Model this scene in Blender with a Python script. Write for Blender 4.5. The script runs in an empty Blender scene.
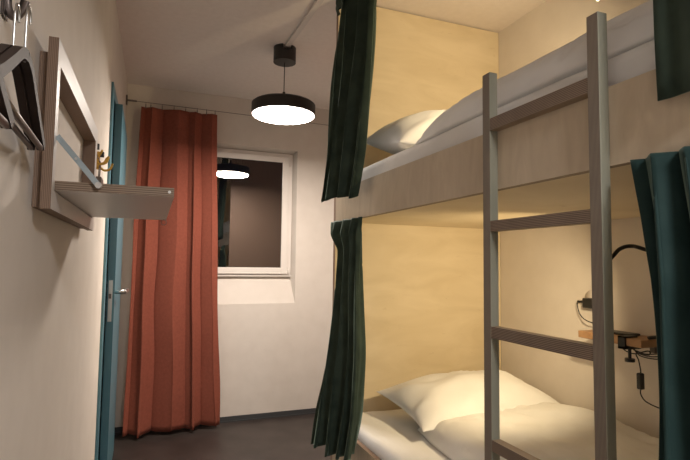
import bpy, bmesh, math, random
from mathutils import Vector, Matrix, noise
random.seed(4)
C = bpy.context.scene.collection
Z0 = 1.254                     # eye height; heights below are written relative to the eye and lifted by Z0
PI = math.pi

# ------------------------------------------------------------------ materials
def mat(name, col=(.8,.8,.8), rough=.6, metal=0.0, spec=.5, sheen=0.0, emit=None, estr=0.0):
    m = bpy.data.materials.new(name); m.use_nodes = True
    b = m.node_tree.nodes['Principled BSDF']
    b.inputs['Base Color'].default_value = (*col, 1); b.inputs['Roughness'].default_value = rough
    b.inputs['Metallic'].default_value = metal; b.inputs['Specular IOR Level'].default_value = spec
    if sheen:
        b.inputs['Sheen Weight'].default_value = sheen; b.inputs['Sheen Roughness'].default_value = .4
        b.inputs['Sheen Tint'].default_value = (.55, .75, .62, 1)
    if emit:
        b.inputs['Emission Color'].default_value = (*emit, 1); b.inputs['Emission Strength'].default_value = estr
    return m
def coords(m, scale=(1,1,1)):
    nt = m.node_tree; t = nt.nodes.new('ShaderNodeTexCoord'); mp = nt.nodes.new('ShaderNodeMapping')
    mp.inputs['Scale'].default_value = scale; nt.links.new(t.outputs['Object'], mp.inputs['Vector']); return mp.outputs[0]
def noisy(m, c1, c2, scale=(1,1,1), nscale=5, detail=5, bump=0.0, dist=0.01, p0=.3, p1=.7, distort=0.0):
    nt = m.node_tree; b = nt.nodes['Principled BSDF']
    n = nt.nodes.new('ShaderNodeTexNoise'); n.inputs['Scale'].default_value = nscale
    n.inputs['Detail'].default_value = detail; n.inputs['Distortion'].default_value = distort
    nt.links.new(coords(m, scale), n.inputs['Vector'])
    r = nt.nodes.new('ShaderNodeValToRGB'); r.color_ramp.elements[0].color = (*c1,1); r.color_ramp.elements[1].color = (*c2,1)
    r.color_ramp.elements[0].position = p0; r.color_ramp.elements[1].position = p1
    nt.links.new(n.outputs['Fac'], r.inputs[0]); nt.links.new(r.outputs[0], b.inputs['Base Color'])
    if bump:
        u = nt.nodes.new('ShaderNodeBump'); u.inputs['Strength'].default_value = bump; u.inputs['Distance'].default_value = dist
        nt.links.new(n.outputs['Fac'], u.inputs['Height']); nt.links.new(u.outputs[0], b.inputs['Normal'])
    return m
def banded(name, c1, c2, axis, bands, rough=.6, soft=.15):
    """plywood edge: fine stripes across one axis, streaked along the others"""
    m = mat(name, c1, rough); nt = m.node_tree; b = nt.nodes['Principled BSDF']
    v = coords(m)
    w = nt.nodes.new('ShaderNodeTexWave'); w.wave_type = 'BANDS'; w.bands_direction = axis
    w.inputs['Scale'].default_value = bands; w.inputs['Distortion'].default_value = .25; w.inputs['Detail'].default_value = 1
    nt.links.new(v, w.inputs['Vector'])
    n = nt.nodes.new('ShaderNodeTexNoise'); n.inputs['Scale'].default_value = 22; n.inputs['Detail'].default_value = 3
    nt.links.new(v, n.inputs['Vector'])
    mx = nt.nodes.new('ShaderNodeMath'); mx.operation = 'MULTIPLY_ADD'; mx.inputs[1].default_value = .75
    nm = nt.nodes.new('ShaderNodeMath'); nm.operation = 'MULTIPLY'; nm.inputs[1].default_value = .3
    nt.links.new(n.outputs['Fac'], nm.inputs[0]); nt.links.new(w.outputs['Fac'], mx.inputs[0]); nt.links.new(nm.outputs[0], mx.inputs[2])
    r = nt.nodes.new('ShaderNodeValToRGB'); r.color_ramp.elements[0].color = (*c1,1); r.color_ramp.elements[1].color = (*c2,1)
    r.color_ramp.elements[0].position = .2; r.color_ramp.elements[1].position = .8
    nt.links.new(mx.outputs[0], r.inputs[0]); nt.links.new(r.outputs[0], b.inputs['Base Color'])
    return m

M = {}
M['wall']    = noisy(mat('painted_plaster', rough=.75, spec=.25), (.66,.60,.54), (.70,.64,.58), nscale=9, bump=.10, dist=.01)
M['ceil']    = noisy(mat('ceiling_paint', rough=.8, spec=.2), (.76,.69,.64), (.80,.73,.68), nscale=30, bump=.12, dist=.006)
M['floor']   = noisy(mat('dark_vinyl', rough=.42, spec=.45), (.030,.023,.020), (.052,.040,.036), nscale=7, detail=9, bump=.03)
M['skirt']   = mat('grey_vinyl_skirting', (.05,.052,.055), .5)
M['birch']   = noisy(mat('birch_plywood', rough=.5, spec=.35), (.64,.525,.345), (.73,.615,.43), scale=(1,1,3.2), nscale=3.2, detail=9, distort=.9, p0=.3, p1=.7)
def knots(m):
    nt = m.node_tree; b = nt.nodes['Principled BSDF']; old = b.inputs['Base Color'].links[0].from_socket
    n = nt.nodes.new('ShaderNodeTexNoise'); n.inputs['Scale'].default_value = 3; n.inputs['Detail'].default_value = 6
    n.inputs['Distortion'].default_value = .8; nt.links.new(coords(m, (7,7,30)), n.inputs['Vector'])
    r = nt.nodes.new('ShaderNodeValToRGB'); r.color_ramp.elements[0].position = .66; r.color_ramp.elements[1].position = .78
    r.color_ramp.elements[0].color = (0,0,0,1); r.color_ramp.elements[1].color = (.35,.35,.35,1)
    nt.links.new(n.outputs['Fac'], r.inputs[0])
    mx = nt.nodes.new('ShaderNodeMix'); mx.data_type = 'RGBA'; mx.inputs['B'].default_value = (.36,.22,.10,1)
    nt.links.new(r.outputs[0], mx.inputs['Factor']); nt.links.new(old, mx.inputs['A']); nt.links.new(mx.outputs['Result'], b.inputs['Base Color'])
knots(M['birch'])
M['rail']    = noisy(mat('rail_plywood', rough=.5, spec=.35), (.53,.435,.32), (.61,.51,.385), scale=(1,5,1.4), nscale=3, detail=6, distort=2.2)
M['edge_z']  = banded('plywood_edge', (.12,.075,.05), (.28,.205,.14), 'Z', 75)
M['edge_x']  = banded('plywood_edge_layers', (.15,.09,.058), (.27,.18,.125), 'X', 110)
M['post']    = noisy(mat('greyed_wood', rough=.6), (.235,.235,.18), (.285,.28,.22), scale=(8,8,1), nscale=4, detail=4)
M['post_e']  = banded('greyed_wood_layers', (.13,.10,.078), (.27,.225,.18), 'Y', 105)
M['rung']    = banded('rung_layers', (.070,.048,.034), (.28,.20,.145), 'Z', 85)
M['rung_s']  = noisy(mat('rung_wood', rough=.6), (.32,.235,.155), (.38,.285,.195), scale=(8,1,8), nscale=4)
M['lamin']   = mat('white_laminate', (.62,.585,.56), .38)
M['velvet']  = noisy(mat('dark_green_velvet', rough=.75, spec=.12, sheen=.35), (.022,.034,.025), (.042,.060,.045), nscale=14, detail=6, bump=.15, dist=.004)
M['velvet2'] = noisy(mat('teal_green_velvet', rough=.75, spec=.12, sheen=.35), (.011,.028,.027), (.021,.043,.041), nscale=14, detail=6, bump=.15, dist=.004)
M['rust']    = noisy(mat('rust_orange_cotton', rough=.85, spec=.1, sheen=.1), (.215,.062,.040), (.255,.074,.048), nscale=60, detail=5, bump=.25, dist=.003)
M['sheet']   = noisy(mat('white_cotton', rough=.85, spec=.15), (.78,.77,.76), (.84,.83,.82), nscale=6, detail=6, bump=.35, dist=.015)
M['black']   = mat('black_plastic', (.012,.012,.013), .4)
M['shade']   = mat('black_enamel', (.018,.016,.015), .45)
M['glow']    = mat('opal_diffuser', (.9,.9,.9), .5, emit=(1.0,.90,.80), estr=26)
M['bulb']    = mat('warm_led', (.9,.8,.6), .5, emit=(1.0,.85,.6), estr=60)
M['teal']    = noisy(mat('teal_gloss_paint', rough=.35), (.085,.21,.26), (.095,.23,.285), nscale=10)
M['chrome']  = mat('brushed_steel', (.55,.55,.54), .3, 1)
M['dkmetal'] = mat('dark_bronze_metal', (.16,.135,.125), .35, .8)
M['alu']     = mat('grey_metal_strap', (.33,.39,.42), .4, .6)
M['white']   = mat('white_lacquer', (.74,.69,.64), .4)
M['conduit'] = mat('white_plastic', (.66,.60,.56), .45)
M['hanger']  = mat('dark_stained_wood', (.035,.022,.018), .6, spec=.3)
M['yellow']  = mat('yellow_brass', (.62,.36,.06), .35, .3)
M['edge_d']  = banded('rail_edge_layers', (.05,.03,.02), (.42,.31,.21), 'X', 52)
M['brown']   = mat('brown_ply_and_reflection_tint', (.30,.20,.145), .55)  # brown headboard edge; on the added panel also the tint of the window reflection
M['oak']     = noisy(mat('warm_shelf_wood', rough=.5), (.30,.165,.080), (.40,.23,.115), scale=(1,6,6), nscale=5)
gm = bpy.data.materials.new('window_glass'); gm.use_nodes = True; nt = gm.node_tree; nt.nodes.clear()
o_ = nt.nodes.new('ShaderNodeOutputMaterial'); mx_ = nt.nodes.new('ShaderNodeMixShader'); g_ = nt.nodes.new('ShaderNodeBsdfGlossy'); t_ = nt.nodes.new('ShaderNodeBsdfTransparent')
g_.inputs['Roughness'].default_value = 0.0; g_.inputs['Color'].default_value = (1,1,1,1); mx_.inputs[0].default_value = .13
nt.links.new(t_.outputs[0], mx_.inputs[1]); nt.links.new(g_.outputs[0], mx_.inputs[2]); nt.links.new(mx_.outputs[0], o_.inputs[0]); M['glass'] = gm

# ------------------------------------------------------------------ helpers
def tag(o, label=None, cat=None, group=None, kind=None):
    if label: o['label'] = label
    if cat: o['category'] = cat
    if group: o['group'] = group
    if kind: o['kind'] = kind
    return o
def thing(name, label, cat, loc, group=None, kind=None):
    o = bpy.data.objects.new(name, None); C.objects.link(o); o.empty_display_size = .05
    o.location = (loc[0], loc[1], loc[2]+Z0); return tag(o, label, cat, group, kind)
def wloc(o):
    v = Vector((0,0,0))
    while o: v += o.location; o = o.parent
    return v
def obj(name, bm, mats, parent=None, smooth=False, mods=()):
    if not isinstance(mats, (list,tuple)): mats = [mats]
    me = bpy.data.meshes.new(name)
    for v in bm.verts: v.co.z += Z0
    if parent: org = wloc(parent)
    else:
        xs=[v.co.x for v in bm.verts]; ys=[v.co.y for v in bm.verts]; zs=[v.co.z for v in bm.verts]
        org = Vector(((min(xs)+max(xs))/2,(min(ys)+max(ys))/2,min(zs)))
    for v in bm.verts: v.co -= org
    bmesh.ops.recalc_face_normals(bm, faces=bm.faces)
    if smooth:
        for f in bm.faces: f.smooth = True
    bm.to_mesh(me); bm.free()
    for m in mats: me.materials.append(M[m])
    o = bpy.data.objects.new(name, me); C.objects.link(o)
    if parent: o.parent = parent
    else: o.location = org
    return o
def B(): return bmesh.new()
def box(bm, x0,x1,y0,y1,z0,z1, mi=(0,0,0), bevel=0.0, seg=2):
    """axis box; mi = material index for the faces normal to x, y, z"""
    r = bmesh.ops.create_cube(bm, size=1); vs = r['verts']
    for v in vs: v.co = Vector((x0+(v.co.x+.5)*(x1-x0), y0+(v.co.y+.5)*(y1-y0), z0+(v.co.z+.5)*(z1-z0)))
    fs = set(f for v in vs for f in v.link_faces)
    for f in fs:
        f.normal_update(); n = f.normal; a = max(range(3), key=lambda i: abs(n[i])); f.material_index = mi[a]
    if bevel:
        es = set(e for v in vs for e in v.link_edges)
        bmesh.ops.bevel(bm, geom=list(es), offset=bevel, segments=seg, affect='EDGES', profile=.5)
    return bm
def catmull(pts, n=8):
    P = [Vector(p) for p in pts]; P = [2*P[0]-P[1]] + P + [2*P[-1]-P[-2]]; out = []
    for i in range(1, len(P)-2):
        for k in range(n):
            t = k/n; a,b,c,d = P[i-1:i+3]
            out.append(.5*((2*b)+(c-a)*t+(2*a-5*b+4*c-d)*t*t+(3*b-a-3*c+d)*t**3))
    out.append(P[-2]); return out
def tube(bm, pts, r, seg=10, flat=None, up=Vector((0,0,1))):
    """round tube along points, or flat=(w,h) strip section"""
    rings = []; n = len(pts); pts = [Vector(p) for p in pts]
    prev = None
    for i,p in enumerate(pts):
        d = (pts[min(i+1,n-1)]-pts[max(i-1,0)]).normalized()
        if prev is None:
            a = up.cross(d)
            if a.length < 1e-3: a = Vector((1,0,0)).cross(d)
        else: a = prev - d*prev.dot(d)
        a.normalize(); b = d.cross(a); prev = a
        rr = r(i/(n-1)) if callable(r) else r
        if flat: sec = [(flat[0]/2,flat[1]/2),(-flat[0]/2,flat[1]/2),(-flat[0]/2,-flat[1]/2),(flat[0]/2,-flat[1]/2)]
        else: sec = [(rr*math.cos(2*PI*k/seg), rr*math.sin(2*PI*k/seg)) for k in range(seg)]
        rings.append([bm.verts.new(p+a*u+b*v) for u,v in sec])
    m = len(rings[0])
    for i in range(n-1):
        for k in range(m): bm.faces.new((rings[i][k], rings[i][(k+1)%m], rings[i+1][(k+1)%m], rings[i+1][k]))
    bm.faces.new(rings[0][::-1]); bm.faces.new(rings[-1]); return bm
def lathe(bm, prof, c, seg=48):
    rings = []
    for r,z in prof:
        rings.append([bm.verts.new((c[0]+r*math.cos(2*PI*k/seg), c[1]+r*math.sin(2*PI*k/seg), z)) for k in range(seg)])
    for i in range(len(prof)-1):
        for k in range(seg): bm.faces.new((rings[i][k], rings[i][(k+1)%seg], rings[i+1][(k+1)%seg], rings[i+1][k]))
    bm.faces.new(rings[0]); bm.faces.new(rings[-1][::-1]); return bm
def cyl(bm, a, b, r, seg=20): return tube(bm, [a,b], r, seg)
def dup(root, name_loc, label=None, rotz=0):
    r = root.copy(); C.objects.link(r); r.location = name_loc; r.rotation_euler = (0,0,rotz)
    if label: r['label'] = label
    for ch in list(root.children):
        c = ch.copy(); C.objects.link(c); c.parent = r
        for g in ch.children:
            d = g.copy(); C.objects.link(d); d.parent = c
    return r

# ------------------------------------------------------------------ room shell
XL, XN, XR, D, YF, ZF, ZC = -.223, -.21, 1.82, 4.06, -1.6, -1.254, 1.344
def struct(name, bm, m, parent=None, smooth=False):
    o = obj(name, bm, m, parent, smooth)
    if not parent: tag(o, kind='structure')
    return o
struct('floor', box(B(), -.45,1.95, YF-.1,4.3, ZF-.1,ZF), 'floor')
struct('ceiling', box(B(), -.45,1.95, YF-.1,4.3, ZC,ZC+.1), 'ceil')
b = B()
box(b, -.45,XN, YF,2.36, ZF,ZC)
box(b, -.45,XL, 2.36,2.80, ZF,ZC); box(b, -.45,XL, 3.70,4.3, ZF,ZC); box(b, -.45,XL, 2.80,3.70, .865,ZC)
struct('wall_left', b, 'wall')
struct('wall_right', box(B(), XR,1.95, YF,4.3, ZF,ZC), 'wall')
struct('wall_front', box(B(), -.45,1.95, YF-.1,YF, ZF,ZC), 'wall')
# back wall with splayed window recess
b = B()
X0,X1,Z1,Z2 = XL,XR,ZF,ZC
hx0,hx1,hz0,hz1 = .0,1.126,-.336,.953
gx0,gx1,gz0,gz1 = .03,1.098,-.118,.928; gy = 4.145
def V(x,y,z): return b.verts.new((x,y,z))
o4=[V(X0,D,Z1),V(X1,D,Z1),V(X1,D,Z2),V(X0,D,Z2)]
h4=[V(hx0,D,hz0),V(hx1,D,hz0),V(hx1,D,hz1),V(hx0,D,hz1)]
g4=[V(gx0,gy,gz0),V(gx1,gy,gz0),V(gx1,gy,gz1),V(gx0,gy,gz1)]
k4=[V(gx0,gy+.15,gz0),V(gx1,gy+.15,gz0),V(gx1,gy+.15,gz1),V(gx0,gy+.15,gz1)]
e4=[V(X0,gy+.15,Z1),V(X1,gy+.15,Z1),V(X1,gy+.15,Z2),V(X0,gy+.15,Z2)]
for L0,L1 in ((o4,h4),(h4,g4),(g4,k4),(k4,e4),(e4,o4)):
    for i in range(4): b.faces.new((L0[i],L0[(i+1)%4],L1[(i+1)%4],L1[i]))
struct('wall_back', b, 'wall')
b = B()
for i in range(1):
    box(b, XL,XR, D-.006,D, ZF+.0005,ZF+.042); box(b, XL,XR, D-.014,D-.004, ZF+.0005,ZF+.008)
struct('baseboard_back', b, 'skirt')
b = B(); box(b, XN,XN+.006, YF,2.36, ZF+.0005,ZF+.042); box(b, XL,XL+.006, 2.36,2.715, ZF+.0005,ZF+.042); box(b, XL,XL+.006, 3.79,D-.006, ZF+.0005,ZF+.042)
struct('baseboard_left', b, 'skirt')

# window
w = thing('window_1', None, None, (.56,4.10,-.118), kind='structure')
b = B(); fy0,fy1 = 4.112,4.15
for a in ((gx0+.001,gx0+.045,gz0+.001,gz1-.001),(gx1-.045,gx1-.001,gz0+.001,gz1-.001),(gx0+.045,gx1-.045,gz0+.001,gz0+.045),(gx0+.045,gx1-.045,gz1-.045,gz1-.001)):
    box(b, a[0],a[1],fy0,fy1,a[2],a[3])
obj('window_frame', b, 'white', w)
b = B(); sx0,sx1,sz0,sz1 = gx0+.028,gx1-.034,gz0+.022,gz1-.03
t=.055
for a in ((sx0,sx0+t,sz0,sz1),(sx1-t,sx1,sz0,sz1),(sx0+t,sx1-t,sz0,sz0+t-.002),(sx0+t,sx1-t,sz1-t+.006,sz1)):
    box(b, a[0],a[1],4.097,4.112,a[2],a[3], bevel=.003, seg=1)
sash = obj('sash', b, 'white', w)
obj('pane', box(B(), sx0+t-.005,sx1-t+.005,4.1075,4.1095,sz0+t-.005,sz1-t+.005), 'glass', sash)
for z in (gz1-.11, gz0+.022):
    obj('hinge', cyl(B(), (gx1-.024,4.103,z), (gx1-.024,4.103,z+.05), .006, 10), 'white', w, True)

# door in the left wall, standing slightly ajar
d = thing('door_1', None, None, (-.2,3.2,ZF), kind='structure')
b = B()
box(b, XL-.06,XL+.010, 2.72,2.80, ZF,.90); box(b, XL-.06,XL+.010, 3.70,3.78, ZF,.90); box(b, XL-.06,XL+.010, 2.80,3.70, .845,.90)
box(b, XL-.06,XL-.015, 2.80,2.825, ZF,.845)
obj('door_frame', b, 'teal', d)
b = B(); lo = [(-.214,2.90),(-.178,2.902),(-.190,3.69),(-.226,3.69)]
vs = [[b.verts.new((x,y,z)) for x,y in lo] for z in (ZF+.008,.842)]
b.faces.new(vs[0]); b.faces.new(vs[1][::-1])
for i in range(4): b.faces.new((vs[0][i],vs[0][(i+1)%4],vs[1][(i+1)%4],vs[1][i]))
leaf = obj('door_leaf', b, 'teal', d)
lp = obj('latch_plate', box(B(), -.207,-.188, 2.8985,2.9005, -.32,-.105), 'chrome', leaf)
obj('latch_bolt', box(B(), -.204,-.192, 2.888,2.8985, -.20,-.175), 'dkmetal', leaf)
b = B(); cyl(b, (-.180,2.96,-.168),(-.132,2.96,-.168), .012, 12); tube(b, catmull([(-.134,2.956,-.168),(-.128,2.99,-.168),(-.126,3.07,-.166)],5), .012, 10)
obj('door_handle', b, 'chrome', leaf, True)

# ------------------------------------------------------------------ pendant lamp
LX,LY = .73,2.98
p = thing('pendant_lamp', 'black round pendant lamp hanging from ceiling with glowing white underside', 'lamp', (LX,LY,.91))
b = B(); r0,r1,zt,zb = .070,.064,ZC,1.25; seg = 48
ang = [2*PI*k/seg for k in range(seg)]
lathe(b, [(.001,zb),(r0,zb),(r0,zt-.03),(r1,zt-.03),(r1,zb+.006),(.001,zb+.006)], (LX,LY), seg)
# upper collar with a notch for the conduit (towards the camera side)
ks = [k for k in range(seg) if not (33 <= k%seg < 39)]
for k in ks:
    a0,a1 = 2*PI*k/seg, 2*PI*(k+1)/seg
    q=[]
    for rr in (r0,r1):
        for a in (a0,a1):
            for z in (zt-.031,zt-.0005): q.append(b.verts.new((LX+rr*math.cos(a),LY+rr*math.sin(a),z)))
    for f in ((0,2,3,1),(4,5,7,6),(1,3,7,5),(0,4,6,2),(0,1,5,4),(2,6,7,3)): b.faces.new([q[i] for i in f])
obj('canopy', b, 'shade', p)
obj('cord', cyl(B(), (LX,LY,1.252),(LX,LY,1.05), .0028, 8), 'black', p, True)
b = B(); lathe(b, [(.001,1.062),(.008,1.062),(.011,1.040),(.026,1.022),(.030,.985),(.001,.985)], (LX,LY), 24)
obj('cord_grip', b, 'shade', p)
b = B(); R_ = .197
lathe(b, [(.001,.990),(R_-.012,.990),(R_,.980),(R_,.913),(R_-.006,.913),(R_-.006,.975),(.001,.975)], (LX,LY), 64)
sh = obj('lamp_shade', b, 'shade', p)
b = B(); lathe(b, [(.001,.925),(R_-.007,.925),(R_-.007,.912),(R_-.012,.908),(.001,.907)], (LX,LY), 64)
obj('diffuser', b, 'glow', p)

b = B(); tube(b, [(.732,LY-.063,ZC-.008),(.750,2.34,ZC-.008),(.770,1.5,ZC-.008),(.775,-1.59,ZC-.008)], 0, flat=(.030,.0155))
tag(obj('cable_conduit', b, 'conduit'), 'white flat cable channel running along the ceiling from the pendant lamp', 'cable conduit')

# ------------------------------------------------------------------ curtains
def curtain(bm, levels, folds, nu=None, seed=0, sub=10, pw=1.0, hemrag=.0, widths=None, tang=.25, dr_=.16):
    """levels: (z, (xA,yA), (xB,yB), amplitude) from top to bottom"""
    nu = nu or folds*10
    L = [(z,Vector(a),Vector(c),am) for z,a,c,am in levels]
    rnd = random.Random(seed)
    nf = widths or [rnd.uniform(.65,1.3) for _ in range(folds+2)]; cum=[0]
    for q in nf[:folds]: cum.append(cum[-1]+q)
    cum=[c/cum[-1] for c in cum]; am_=[rnd.uniform(.55,1.2) for _ in range(folds+2)]
    rows=[]
    lv = [Vector((z,a.x,a.y,0)) for z,a,c,am in L]
    def interp(idx, t):
        a=L[idx]; bb=L[idx+1]; s=t
        return (a[0]*(1-s)+bb[0]*s, a[1].lerp(bb[1],s), a[2].lerp(bb[2],s), a[3]*(1-s)+bb[3]*s)
    S=[]
    for i in range(len(L)-1):
        for k in range(sub): S.append(interp(i,k/sub))
    S.append(interp(len(L)-2,1))
    # smooth the path
    for it in range(sub//2):
        T=[S[0]]
        for i in range(1,len(S)-1):
            T.append((S[i][0],(S[i-1][1]+S[i][1]*2+S[i+1][1])/4,(S[i-1][2]+S[i][2]*2+S[i+1][2])/4,S[i][3]))
        T.append(S[-1]); S=T
    for ri,(z,a,c,am) in enumerate(S):
        d=(c-a); n=Vector((-d.y,d.x)).normalized(); dn=d.normalized(); row=[]
        for j in range(nu+1):
            u=j/nu
            k=0
            while k<folds-1 and u>cum[k+1]: k+=1
            ph=(u-cum[k])/(cum[k+1]-cum[k]); A=am_[k]*(1-ph)+am_[k+1]*ph
            drift=dr_*noise.noise(Vector((seed*3.1+u*5, z*1.6, 0)))
            s=math.sin(2*PI*(ph+drift)); s=math.copysign(abs(s)**pw,s)
            off=am*A*s + am*.5*noise.noise(Vector((u*3, z*2.2, seed*7.7)))
            tg=am*tang*math.sin(4*PI*(ph+drift))
            pz=z + (hemrag*noise.noise(Vector((u*7,seed,3.3))) + hemrag*.5*s)*(ri/(len(S)-1))**6
            q=a+d*u+n*off+dn*tg
            row.append(bm.verts.new((q.x,q.y,pz)))
        rows.append(row)
    for i in range(len(rows)-1):
        for j in range(nu): bm.faces.new((rows[i][j],rows[i][j+1],rows[i+1][j+1],rows[i+1][j]))
    return bm
def cloth(name, bm, m, parent, thick=.004):
    o = obj(name, bm, m, parent, True)
    s = o.modifiers.new('thickness','SOLIDIFY'); s.thickness = thick; s.offset = 0
    return o

# rust curtain on its wire
rc = thing('curtain', 'floor-length rust orange curtain hanging on a wire beside the window', 'curtain', (.17,3.95,-1.23))
b = B()
curtain(b, [(1.150,(-.112,3.95),(.437,3.95),.022),(.95,(-.118,3.95),(.440,3.95),.026),(.3,(-.134,3.93),(.460,3.95),.030),(-.3,(-.138,3.91),(.480,3.94),.034),(-.85,(-.143,3.89),(.508,3.94),.036),(-1.225,(-.150,3.87),(.525,3.93),.040)], 4, nu=160, seed=8, sub=10, pw=.95, hemrag=.015, tang=.5, dr_=.08, widths=[.7,1.5,.55,1.0])
cloth('fabric', b, 'rust', rc, .003)
for x in (-.085,-.05,.03,.115,.20,.285,.355,.42):
    b = B(); tube(b, [Vector((x,3.955,1.165+.011)) + Vector((0,math.sin(a)*.010,math.cos(a)*.010)) for a in [2*PI*k/12 for k in range(13)]], .0014, 6)
    box(b, x-.003,x+.003,3.948,3.956,1.140,1.168); obj('curtain_clip', b, 'dkmetal', rc, True)
wr = thing('curtain_wire', 'thin metal wire stretched above the rust curtain across the back wall', 'curtain wire', (.8,3.955,1.17))
obj('wire', cyl(B(), (XL+.03,3.955,1.185),(XR-.01,3.955,1.172), .0022, 6), 'dkmetal', wr)
b = B(); box(b, XL,XL+.012,3.94,3.97,1.150,1.220); cyl(b, (XL+.004,3.955,1.185),(XL+.075,3.955,1.185), .007, 10)
obj('wall_bracket', b, 'dkmetal', wr)
b = B(); box(b, XR-.006,XR,3.94,3.97,1.150,1.195); cyl(b, (XR-.05,3.955,1.172),(XR-.004,3.955,1.172), .005, 10)
obj('wall_bracket', b, 'chrome', wr)

# ------------------------------------------------------------------ bunk bed
BX, HB0, HB1, FB = .834, 2.29, 2.312, .26
bk = thing('bunk_bed', 'built-in birch plywood bunk bed with two berths along the right wall', 'bunk bed', (1.3,1.3,ZF))
b = B(); box(b, BX,XR-.002, HB0,HB1, ZF+.001,ZC-.006, mi=(1,0,0)); obj('headboard', b, ['birch','brown'], bk)
b = B(); box(b, BX,XR-.002, HB1,HB1+.006, ZF+.001,ZC-.006); obj('reflection_tint_panel', b, 'brown', bk)  # added panel, its brown puts the window glass's reflection tint into colour
b = B(); box(b, BX,XR-.002, FB-.022,FB, ZF+.001,ZC-.006, mi=(1,0,0)); obj('footboard', b, ['birch','oak'], bk)
b = B(); box(b, BX,BX+.021, FB,HB0, .198,.357, mi=(0,0,1)); obj('upper_side_rail', b, ['rail','edge_d'], bk)
b = B(); box(b, BX,BX+.021, FB,HB0, -1.00,-.755, mi=(0,0,1)); obj('lower_side_rail', b, ['rail','edge_x'], bk)
b = B(); box(b, BX+.022,XR-.002, FB,HB0, .201,.222); obj('upper_platform', b, 'birch', bk)
b = B(); box(b, BX+.022,XR-.002, FB,HB0, -.93,-.91); obj('lower_platform', b, 'birch', bk)
b = B(); box(b, BX+.05,BX+.07, FB,HB0, ZF+.001,-1.0); obj('plinth', b, 'rail', bk)
for z0,z1 in ((ZC-.012,ZC-.001),):
    tag(obj('curtain_rail', box(B(), .795,.815, .20,2.29, z0,z1), 'white'), 'thin white curtain track on the ceiling above the upper berth', 'curtain rail')

# ladder
ld = thing('ladder', 'greyed plywood ladder fixed upright against the bunk side rail', 'ladder', (.82,.9,ZF))
lx0,lx1 = .8085,.8335
def post(y0,y1,zt):
    b = B(); box(b, lx0,lx1,y0,y1,ZF+.001,zt, mi=(1,0,0), bevel=.0012, seg=1); obj('post', b, ['post','post_e'], ld)
post(1.056,1.087,.507); post(.715,.744,.508)
for z0,z1 in ((.350,.382),(.087,.114),(-.184,-.155),(-.463,-.436),(-.74,-.712),(-1.02,-.992)):
    b = B(); box(b, lx0,lx1,.744,1.056,z0,z1, mi=(0,0,1)); obj('rung', b, ['rung','rung_s'], ld)

# mattresses
def mattress(x0,x1,y0,y1,z0,z1,label,seed,bv=.035):
    b = B(); box(b, x0,x1,y0,y1,z0,z1, bevel=bv, seg=5)
    bmesh.ops.subdivide_edges(b, edges=[e for e in b.edges if e.calc_length()>.25], cuts=24, use_grid_fill=True)
    for v in b.verts:
        n = noise.noise(v.co*4+Vector((seed,0,0)))*.006 + noise.noise(v.co*13+Vector((seed,0,0)))*.002
        if v.co.z > (z0+z1)/2: v.co.z += n
        if v.co.x < (x0+x1)/2: v.co.x += n*.6
    o = obj('mattress', b, 'sheet', None, True); return tag(o, label, 'mattress')
mattress(.858,1.812,.285,2.283,-.909,-.715,'mattress in white fitted sheet on the lower berth',2)
mattress(.862,1.812,.285,2.283,.224,.438,'mattress in white fitted sheet on the upper berth',9)

# pillows
def pillow(name, c, w, h, t, rot, label, seed, group=None):
    b = B(); N = 44; top=[]; bot=[]
    Rm = Matrix.Rotation(rot[2],3,'Z') @ Matrix.Rotation(rot[1],3,'Y') @ Matrix.Rotation(rot[0],3,'X')
    for sgn,store in ((1,top),(-1,bot)):
        for i in range(N+1):
            row=[]
            for j in range(N+1):
                if sgn<0 and (i in (0,N) or j in (0,N)): row.append(top[i][j]); continue
                u=-math.cos(PI*i/N); v=-math.cos(PI*j/N)
                x=w/2*u*(1-.085*(1-v*v)*abs(u)**2); y=h/2*v*(1-.10*(1-u*u)*abs(v)**2)
                e=max(0,(1-u*u))**.55*max(0,(1-v*v))**.55
                z=(t*.68 if sgn>0 else -t*.30)*e
                if sgn>0:
                    rad=max(abs(u),abs(v))
                    z += .011*noise.noise(Vector((u*2.2,v*2.2,seed)))*e*2
                    a_=math.atan2(v,u); z +=   .006*math.sin(a_*9+seed+3*noise.noise(Vector((u*2,v*2,seed))))*rad**2*min(1,e*2.5)
                    z += .010*math.exp(-((u*.8+v*.6-.3+.15*noise.noise(Vector((u*3,v*3,seed+5))))/.07)**2)*e
                q=Rm@Vector((x,y,z))+Vector(c); row.append(b.verts.new(q))
            store.append(row)
    for G in (top,bot):
        for i in range(N):
            for j in range(N): b.faces.new((G[i][j],G[i+1][j],G[i+1][j+1],G[i][j+1]))
    bmesh.ops.remove_doubles(b, verts=b.verts, dist=1e-5)
    return tag(obj(name, b, 'sheet', None, True), label, 'pillow', group)
pillow('pillow', (1.415,1.995,-.634), .79,.42,.19, (math.radians(8),0,math.radians(2)), 'large white pillow at the head of the lower berth under the reading light', 1.3)
pillow('pillow', (1.285,1.93,.530), .77,.44,.26, (math.radians(13),0,math.radians(-2)), 'white pillow leaning on the headboard of the upper berth', 4.1)

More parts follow.
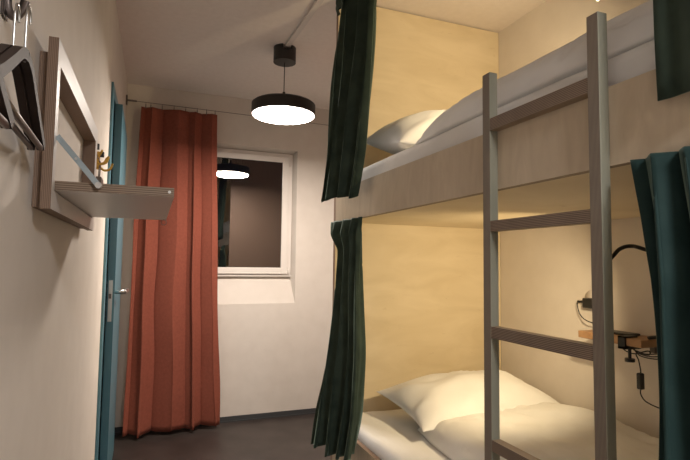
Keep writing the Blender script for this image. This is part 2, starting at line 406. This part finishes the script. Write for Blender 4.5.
# duvets
def duvet(x0,x1,y0,y1,zb,H,label,seed,skew=0.0,shape=None,wr=1.0):
    b = B(); NX,NY=60,90; G=[]
    for i in range(NX+1):
        row=[]
        for j in range(NY+1):
            u=-math.cos(PI*i/NX)*.5+.5; v=-math.cos(PI*j/NY)*.5+.5
            U=2*u-1; W=2*v-1
            e=max(0,1-abs(U)**7)**.5*max(0,1-abs(W)**10)**.5
            xa=x0+skew*max(0,(v-.70)/.30)**1.5; x=xa+(x1-xa)*u; y=y0+(y1-y0)*v
            x+= (.012*noise.noise(Vector((0,y*4,seed))))*(1-u); y+=.03*noise.noise(Vector((x*4,0,seed)))*v
            h=H*(1+ .10*noise.noise(Vector((x*2.3,y*2.0,seed)))+.07*noise.noise(Vector((x*6,y*5,seed))))
            if shape: h*=shape(u,v)
            rg=noise.noise(Vector((x*3+y*1.5,y*2.2,seed+9))); h-=.011*wr*math.exp(-(rg/.06)**2)
            rg=noise.noise(Vector((x*7-y*2,y*7,seed+19))); h-=.010*wr*math.exp(-(rg/.06)**2)
            row.append(b.verts.new((x,y,zb+max(.0005,h*e))))
        G.append(row)
    for i in range(NX):
        for j in range(NY): b.faces.new((G[i][j],G[i+1][j],G[i+1][j+1],G[i][j+1]))
    # underside
    rim=[G[i][0] for i in range(NX+1)]+[G[NX][j] for j in range(1,NY+1)]+[G[i][NY] for i in range(NX-1,-1,-1)]+[G[0][j] for j in range(NY-1,0,-1)]
    b.faces.new(rim)
    o = obj('duvet', b, 'sheet', None, True); return tag(o, label, 'duvet')
duvet(1.03,1.805,.32,1.945,-.711,.100,'rumpled white duvet spread over the lower berth',3.0,skew=.06, shape=lambda u,v: 1+.30*math.exp(-((u-.90)/.28)**2-((v-.76)/.12)**2))
duvet(.885,1.800,.32,1.67,.445,.170,'thick white duvet folded over the upper berth',6.0,skew=.02, wr=1.9, shape=lambda u,v: min(1,.80+ (1-v)*1.0)*(.75+.25*min(1,u*4)))

# ------------------------------------------------------------------ green curtains
def gc(label, levels, folds, seed, m, top, base, **k):
    t = thing('curtain', label, 'curtain', base, 'velvet curtains of the bunk berths')
    b = B(); curtain(b, levels, folds, seed=seed, **k); cloth('fabric', b, m, t, .004)
    return t
t = gc('dark green velvet curtain gathered at the head end of the upper berth',
   [(1.335,(.808,2.16),(.806,1.745),.016),(1.16,(.802,2.13),(.790,1.740),.032),(.98,(.795,2.16),(.785,1.745),.034),(.73,(.778,2.18),(.782,1.765),.036),(.485,(.748,2.18),(.778,1.805),.038),(.285,(.715,2.18),(.776,1.880),.040)], 4, 11, 'velvet', 1.335, (.78,2.0,.28), hemrag=.022, pw=.8)
b = B(); curtain(b, [(1.30,(.795,2.17),(.765,2.02),.010),(1.23,(.785,2.20),(.760,2.03),.012),(1.17,(.780,2.15),(.758,2.00),.010)], 2, seed=3, sub=8); cloth('gathered_flap', b, 'velvet', t, .004)
t = gc('dark green velvet curtain gathered at the head end of the lower berth',
   [(.195,(.795,2.235),(.812,1.905),.014),(.13,(.780,2.20),(.805,1.895),.028),(.06,(.805,2.17),(.800,1.885),.026),(-.125,(.790,2.18),(.795,1.865),.034),(-.36,(.762,2.18),(.790,1.830),.040),(-.60,(.722,2.17),(.790,1.870),.046),(-.795,(.693,2.16),(.790,1.935),.050)], 4, 23, 'velvet', .195, (.77,2.0,-.8), hemrag=.022, pw=.8)
gc('dark green velvet curtain hanging at the foot end of the upper berth',
   [(1.335,(.800,.595),(.800,.25),.014),(.6,(.800,.590),(.800,.25),.014),(.285,(.800,.588),(.800,.25),.016)], 3, 31, 'velvet', 1.335, (.8,.42,.28), hemrag=.004, pw=.7)
gc('teal-green velvet curtain hanging at the foot end of the lower berth near the clip lamp',
   [(.195,(.808,.652),(.808,.30),.018),(.09,(.803,.634),(.800,.29),.028),(-.02,(.797,.622),(.795,.27),.034),(-.25,(.795,.618),(.790,.26),.038),(-.80,(.795,.615),(.786,.25),.040)], 5, 37, 'velvet2', .195, (.8,.44,-.8), hemrag=.008, pw=.8)

# ------------------------------------------------------------------ lower berth fittings
t = thing('wall_shelf', 'small brown wooden shelf on the wall inside the lower berth', 'shelf', (1.75,1.47,-.298))
obj('board', box(B(), 1.680,XR-.001, 1.328,1.618, -.296,-.268, bevel=.0015, seg=1), 'oak', t)
for y in (1.37,1.58):
    obj('bracket', box(B(), 1.79,XR-.001, y-.01,y+.01, -.325,-.297), 'dkmetal', t)
b = B(); box(b, 1.725,1.79, 1.415,1.545, -.2675,-.2585, bevel=.004, seg=2)
tag(obj('phone', b, 'black'), 'slim flat black phone lying on the small wooden shelf of the lower berth', 'phone')
t = thing('wall_socket', 'round pale power socket on the wall of the lower berth', 'socket', (XR,1.69,-.17))
b = B(); cyl(b, (XR-.008,1.668,-.140),(XR-.0005,1.668,-.140), .036, 28); obj('cover', b, 'conduit', t, True)
t = thing('power_adapter', 'black power adapter plugged into the socket of the lower berth', 'adapter', (XR-.03,1.69,-.18))
obj('housing', box(B(), XR-.040,XR-.009, 1.630,1.690, -.182,-.138, bevel=.005), 'black', t)
b = B(); tube(b, [(1.795,1.688,-.157),(1.795,1.725,-.157)], .006, 8); obj('cable_plug', b, 'black', t, True)
b = B(); tube(b, catmull([(1.795,1.725,-.157),(1.793,1.728,-.175),(1.79,1.71,-.215),(1.775,1.66,-.235),(1.79,1.60,-.25),(1.80,1.57,-.262)],8), .0022, 8); obj('cable', b, 'black', t, True)

def clip_lamp(base_label, neck, head, aim, extras):
    t = thing('reading_lamp', base_label, 'lamp', neck[0])
    b = B(); tube(b, catmull(neck,8), .0068, 10); obj('gooseneck', b, 'black', t, True)
    h0 = Vector(head[0]); h1 = Vector(head[1]); dr = (h1-h0).normalized()
    b = B(); tube(b, [h0, h0+dr*.006, h0+dr*.012, h1-dr*.002, h1], lambda s: [.008,.013,.016,.018,.018][round(s*4)], 18); hd = obj('lamp_head', b, 'black', t, True)
    b = B(); tube(b, [h1, h1+dr*.003], .014, 16); obj('led', b, 'bulb', hd, True)
    return t, h1+dr*.006
rl, tipL = clip_lamp('black gooseneck reading lamp clamped to the small shelf of the lower berth',
   [(1.74,1.345,-.263),(1.74,1.26,-.235),(1.70,1.14,-.12),(1.64,1.13,.01),(1.56,1.217,.0624),(1.51,1.226,.071),(1.48,1.240,.061),(1.45,1.242,.0367),(1.436,1.247,.022)],
   [(1.436,1.247,.022),(1.418,1.264,-.014)], None, None)
b = B(); box(b, 1.69,1.75,1.385,1.425,-.310,-.297); box(b, 1.70,1.74,1.39,1.42,-.268,-.262); box(b,1.672,1.6795,1.39,1.42,-.31,-.262); box(b,1.672,1.70,1.39,1.42,-.31,-.300); box(b,1.672,1.70,1.39,1.42,-.268,-.262)
cyl(b, (1.715,1.405,-.310),(1.715,1.405,-.350), .006, 10); cyl(b, (1.715,1.405,-.348),(1.715,1.405,-.360), .018, 14)
obj('clamp', b, 'black', rl)
b = B(); tube(b, catmull([(1.72,1.39,-.300),(1.725,1.44,-.318),(1.73,1.40,-.330),(1.73,1.34,-.310),(1.72,1.33,-.322),(1.72,1.38,-.325),(1.72,1.372,-.35),(1.72,1.365,-.385),(1.72,1.366,-.40)],8), .0024, 7)
tube(b, catmull([(1.72,1.366,-.45),(1.72,1.366,-.475),(1.72,1.34,-.497),(1.725,1.27,-.505),(1.74,1.2,-.48),(1.78,1.1,-.45)],8), .0024, 7)
obj('cable', b, 'black', rl, True)
b = B(); box(b, 1.709,1.731,1.357,1.376,-.455,-.395, bevel=.004); obj('inline_switch', b, 'black', rl)
b = B()
for k,(dz,dy) in enumerate(((0,0),(.006,.02),(-.006,-.015))):
    tube(b, catmull([(1.73,1.42+dy,-.302),(1.735,1.38,-.327+dz),(1.74,1.33+dy,-.330+dz),(1.75,1.28,-.315+dz),(1.76,1.25,-.302)],8), .0022, 7)
obj('cable_loops', b, 'black', rl, True)
ru, tipU = clip_lamp('black gooseneck reading lamp in the upper berth, only its lit tip seen at the top',
   [(1.81,.70,.90),(1.76,.80,1.02),(1.64,.95,1.06),(1.48,1.10,1.02),(1.38,1.18,.95)],
   [(1.38,1.18,.95),(1.365,1.215,.908)], None, None)
b = B(); box(b, 1.80,XR-.001,.67,.73,.86,.94, bevel=.005); obj('wall_mount', b, 'black', ru)

# ------------------------------------------------------------------ fold-down wall table on the left wall
FX = -.175
t = thing('fold_down_table', 'small fold-down wall table with white laminate flap in a plywood frame', 'wall table', (-.19,1.35,.09))
y0,y1,z0,z1 = 1.030,1.740,.092,.411; iy0,iy1,iz0,iz1 = 1.058,1.692,.128,.366
b = B()
for a in ((y0,iy0,z0,z1),(iy1,y1,z0,z1),(iy0,iy1,z0,iz0),(iy0,iy1,iz1,z1)): box(b, FX-.017,FX,a[0],a[1],a[2],a[3], mi=(0,1,1))
obj('front_frame', b, ['lamin','edge_x'], t)
b = B(); g=.022
for a in ((y0+g,iy0,z0+.004,z1-g),(iy1,y1-g,z0+.004,z1-g),(iy0,iy1,z0+.004,iz0),(iy0,iy1,iz1,z1-g)): box(b, XN+.001,FX-.017,a[0],a[1],a[2],a[3])
obj('back_frame', b, 'edge_x', t)
b = B(); box(b, FX-.012,.037, iy0+.003,iy1-.012, .130,.148, mi=(1,1,0)); fl = obj('flap', b, ['lamin','edge_z'], t)
b = B(); cyl(b, (.028,iy0+.0045,.139),(.028,iy0+.001,.139), .003, 10); obj('screw', b, 'chrome', fl)
b = B(); tube(b, [Vector((.030,1.66,.121))+Vector((math.cos(a)*.008,0,math.sin(a)*.008)) for a in [2*PI*k/14 for k in range(15)]], .0013, 6); obj('screw_eye', b, 'dkmetal', fl, True)
b = B(); tube(b, [(FX+.001,1.052,.231),(-.101,1.052,.143)], 0, flat=(.0105,.003), up=Vector((0,1,0)))
st = obj('folding_strap', b, 'alu', t)
b = B(); cyl(b, (-.101,1.049,.143),(-.101,1.0605,.143), .0062, 16); obj('rivet', b, 'chrome', st)
b = B(); cyl(b, (-.141,1.0495,.191),(-.141,1.054,.191), .0025, 10); obj('rivet', b, 'chrome', st)

# ------------------------------------------------------------------ yellow coat hooks
def yhook(y, z, label):
    t = thing('coat_hook', label, 'hook', (XN,y,z-.06), 'yellow coat hooks beyond the folding table')
    obj('back_bar', box(B(), XN+.0003,XN+.012,y-.006,y+.006,z-.062,z+.006, bevel=.002), 'yellow', t)
    obj('cap', box(B(), XN+.012,XN+.026,y-.007,y+.007,z-.014,z+.006, bevel=.002), 'black', t)
    b = B(); tube(b, catmull([(XN+.008,y,z-.030),(XN+.012,y,z-.050),(XN+.028,y,z-.064),(XN+.048,y,z-.058),(XN+.056,y,z-.036)],6), .0042, 10)
    tube(b, catmull([(XN+.010,y,z-.040),(XN+.026,y,z-.034),(XN+.036,y,z-.014)],5), .0035, 8)
    obj('prong', b, 'yellow', t, True)
yhook(1.90,.397,'yellow double coat hook with black cap, the one nearer the folding table')
yhook(2.08,.405,'yellow double coat hook with black cap, the one nearer the blue door')
b = B(); cyl(b, (XN+.020,1.99,.36),(XN+.018,1.99,.30), .0018, 8); cyl(b, (XN+.020,2.03,.36),(XN+.018,2.03,.30), .0018, 8); cyl(b,(XN+.020,1.88,.36),(XN+.020,2.05,.36),.0018,8); box(b, XN+.0003,XN+.030,1.97,2.05,.270,.300, bevel=.003)
tag(obj('key_holder', b, 'dkmetal'), 'small dark key holder hanging on thin rods under the yellow hooks', 'key holder')

# ------------------------------------------------------------------ wall hook and clothes hangers
def jhook(y, z, label):
    t = thing('wall_hook', label, 'hook', (XN,y,z-.03), 'dark metal J hooks on the left wall')
    obj('wall_plate', box(B(), XN+.0005,XN+.004,y-.014,y+.014,z-.01,z+.09, bevel=.001, seg=1), 'dkmetal', t)
    b = B(); pts = catmull([(XN+.004,y,z+.04),(XN+.0045,y-.002,z+.010),(XN+.009,y-.003,z-.004),(XN+.017,y-.005,z-.007),(XN+.025,y-.008,z+.002),(XN+.029,y-.010,z+.015)],7)
    tube(b, pts, 0, flat=(.005,.012), up=Vector((1,0,0))); obj('prong', b, 'dkmetal', t, True)
    return t
def hanger(label, loc, rz):
    t = thing('clothes_hanger', label, 'hanger', (0,0,0), 'dark wooden hangers on the left wall')
    # local frame: hook top at origin height .07, body spans along y
    def half(s):
        b = B(); pts = catmull([(0,s*.001,-.002),(0,s*.035,-.010),(0,s*.080,-.036),(0,s*.13,-.065),(0,s*.178,-.090)],6)
        tube(b, pts, 0, flat=(.015,.011), up=Vector((1,0,0))); return b
    for s in (1,-1): obj('arm', half(s), 'hanger', t, False)
    b = B(); cyl(b, (0,-.174,-.093),(0,.174,-.093), .0045, 12); obj('trouser_bar', b, 'dkmetal', t, True)
    b = B(); tube(b, catmull([(0,0,-.010),(0,0,.045),(0,.002,.062),(0,.012,.074),(0,.024,.068),(0,.027,.054)],8), .0018, 8); obj('hook', b, 'chrome', t, True)
    t.location = (loc[0],loc[1],loc[2]+Z0); t.rotation_euler = (0,0,rz); return t
jhook(.815,.352,'dark metal J-shaped wall hook holding the two hangers by the folding table')
jhook(.49,.318,'dark metal J-shaped wall hook at the left edge of the photo')
h1 = hanger('dark wooden hanger on the wall hook, the outer of the pair by the folding table', (-.1725,.778,.279), math.radians(2.7))
dup(h1, (-.1850,.772,.277+Z0), 'dark wooden hanger on the wall hook, the inner of the pair close to the wall', math.radians(2.7))
dup(h1, (-.1520,.465,.240+Z0), 'dark wooden hanger at the left edge, only its far tip in view', math.radians(1))

# ------------------------------------------------------------------ lights
def spot(name, loc, aim, power, ang, col, blend=.3, rad=.018):
    l = bpy.data.lights.new(name,'SPOT'); l.energy = power; l.spot_size = math.radians(ang); l.spot_blend = blend
    l.color = col; l.shadow_soft_size = rad; o = bpy.data.objects.new(name,l); C.objects.link(o)
    o.location = Vector(loc)+Vector((0,0,Z0)); d = Vector(aim)-Vector(loc); o.rotation_euler = d.to_track_quat('-Z','Y').to_euler(); return o
spot('lower_reading_light', tipL, (1.35,2.25,-.28), 37, 128, (1,.78,.46), .9)
spot('upper_reading_light', tipU, (1.35,2.25,.72), 36, 142, (1,.78,.46), .9)
p2 = dup(p, (.55,-.55,.91+Z0), 'black round pendant lamp assumed behind the camera, unseen source of the light from there')  # unseen fixture, assumed to carry the light that comes from behind the camera
for x,y,e in ((LX,LY,30),(.55,-.55,20)):
    l = bpy.data.lights.new('pendant_light','AREA'); l.shape='DISK'; l.size=.37; l.energy=e; l.color=(1,.88,.77) if y>0 else (.98,.98,1.0)
    o = bpy.data.objects.new('pendant_light',l); C.objects.link(o); o.location=(x,y,.904+Z0)

wd = bpy.data.worlds.new('night'); bpy.context.scene.world = wd; wd.use_nodes = True
wd.node_tree.nodes['Background'].inputs[0].default_value = (.002,.002,.003,1)

# ------------------------------------------------------------------ camera
f, yaw, pitch, roll = 497.8, .368427, .0669953, .0130376
cy,sy,cp,sp = math.cos(yaw),math.sin(yaw),math.cos(pitch),math.sin(pitch)
fw = Vector((sy*cp,cy*cp,sp)); rt = Vector((cy,-sy,0)); up = rt.cross(fw)
r2 = rt*math.cos(roll)+up*math.sin(roll); u2 = up*math.cos(roll)-rt*math.sin(roll)
cam = bpy.data.cameras.new('camera'); co = bpy.data.objects.new('camera',cam); C.objects.link(co)
cam.sensor_width = 36; cam.lens = f/690*36; cam.clip_start = .02
mw = Matrix((r2,u2,-fw)).transposed().to_4x4(); mw.translation = Vector((0,0,Z0)); co.matrix_world = mw
S = bpy.context.scene; S.camera = co
S.view_settings.view_transform = 'Standard'; S.view_settings.look = 'None'; S.view_settings.gamma = 1; S.view_settings.use_curve_mapping = False
S.view_settings.exposure = .15
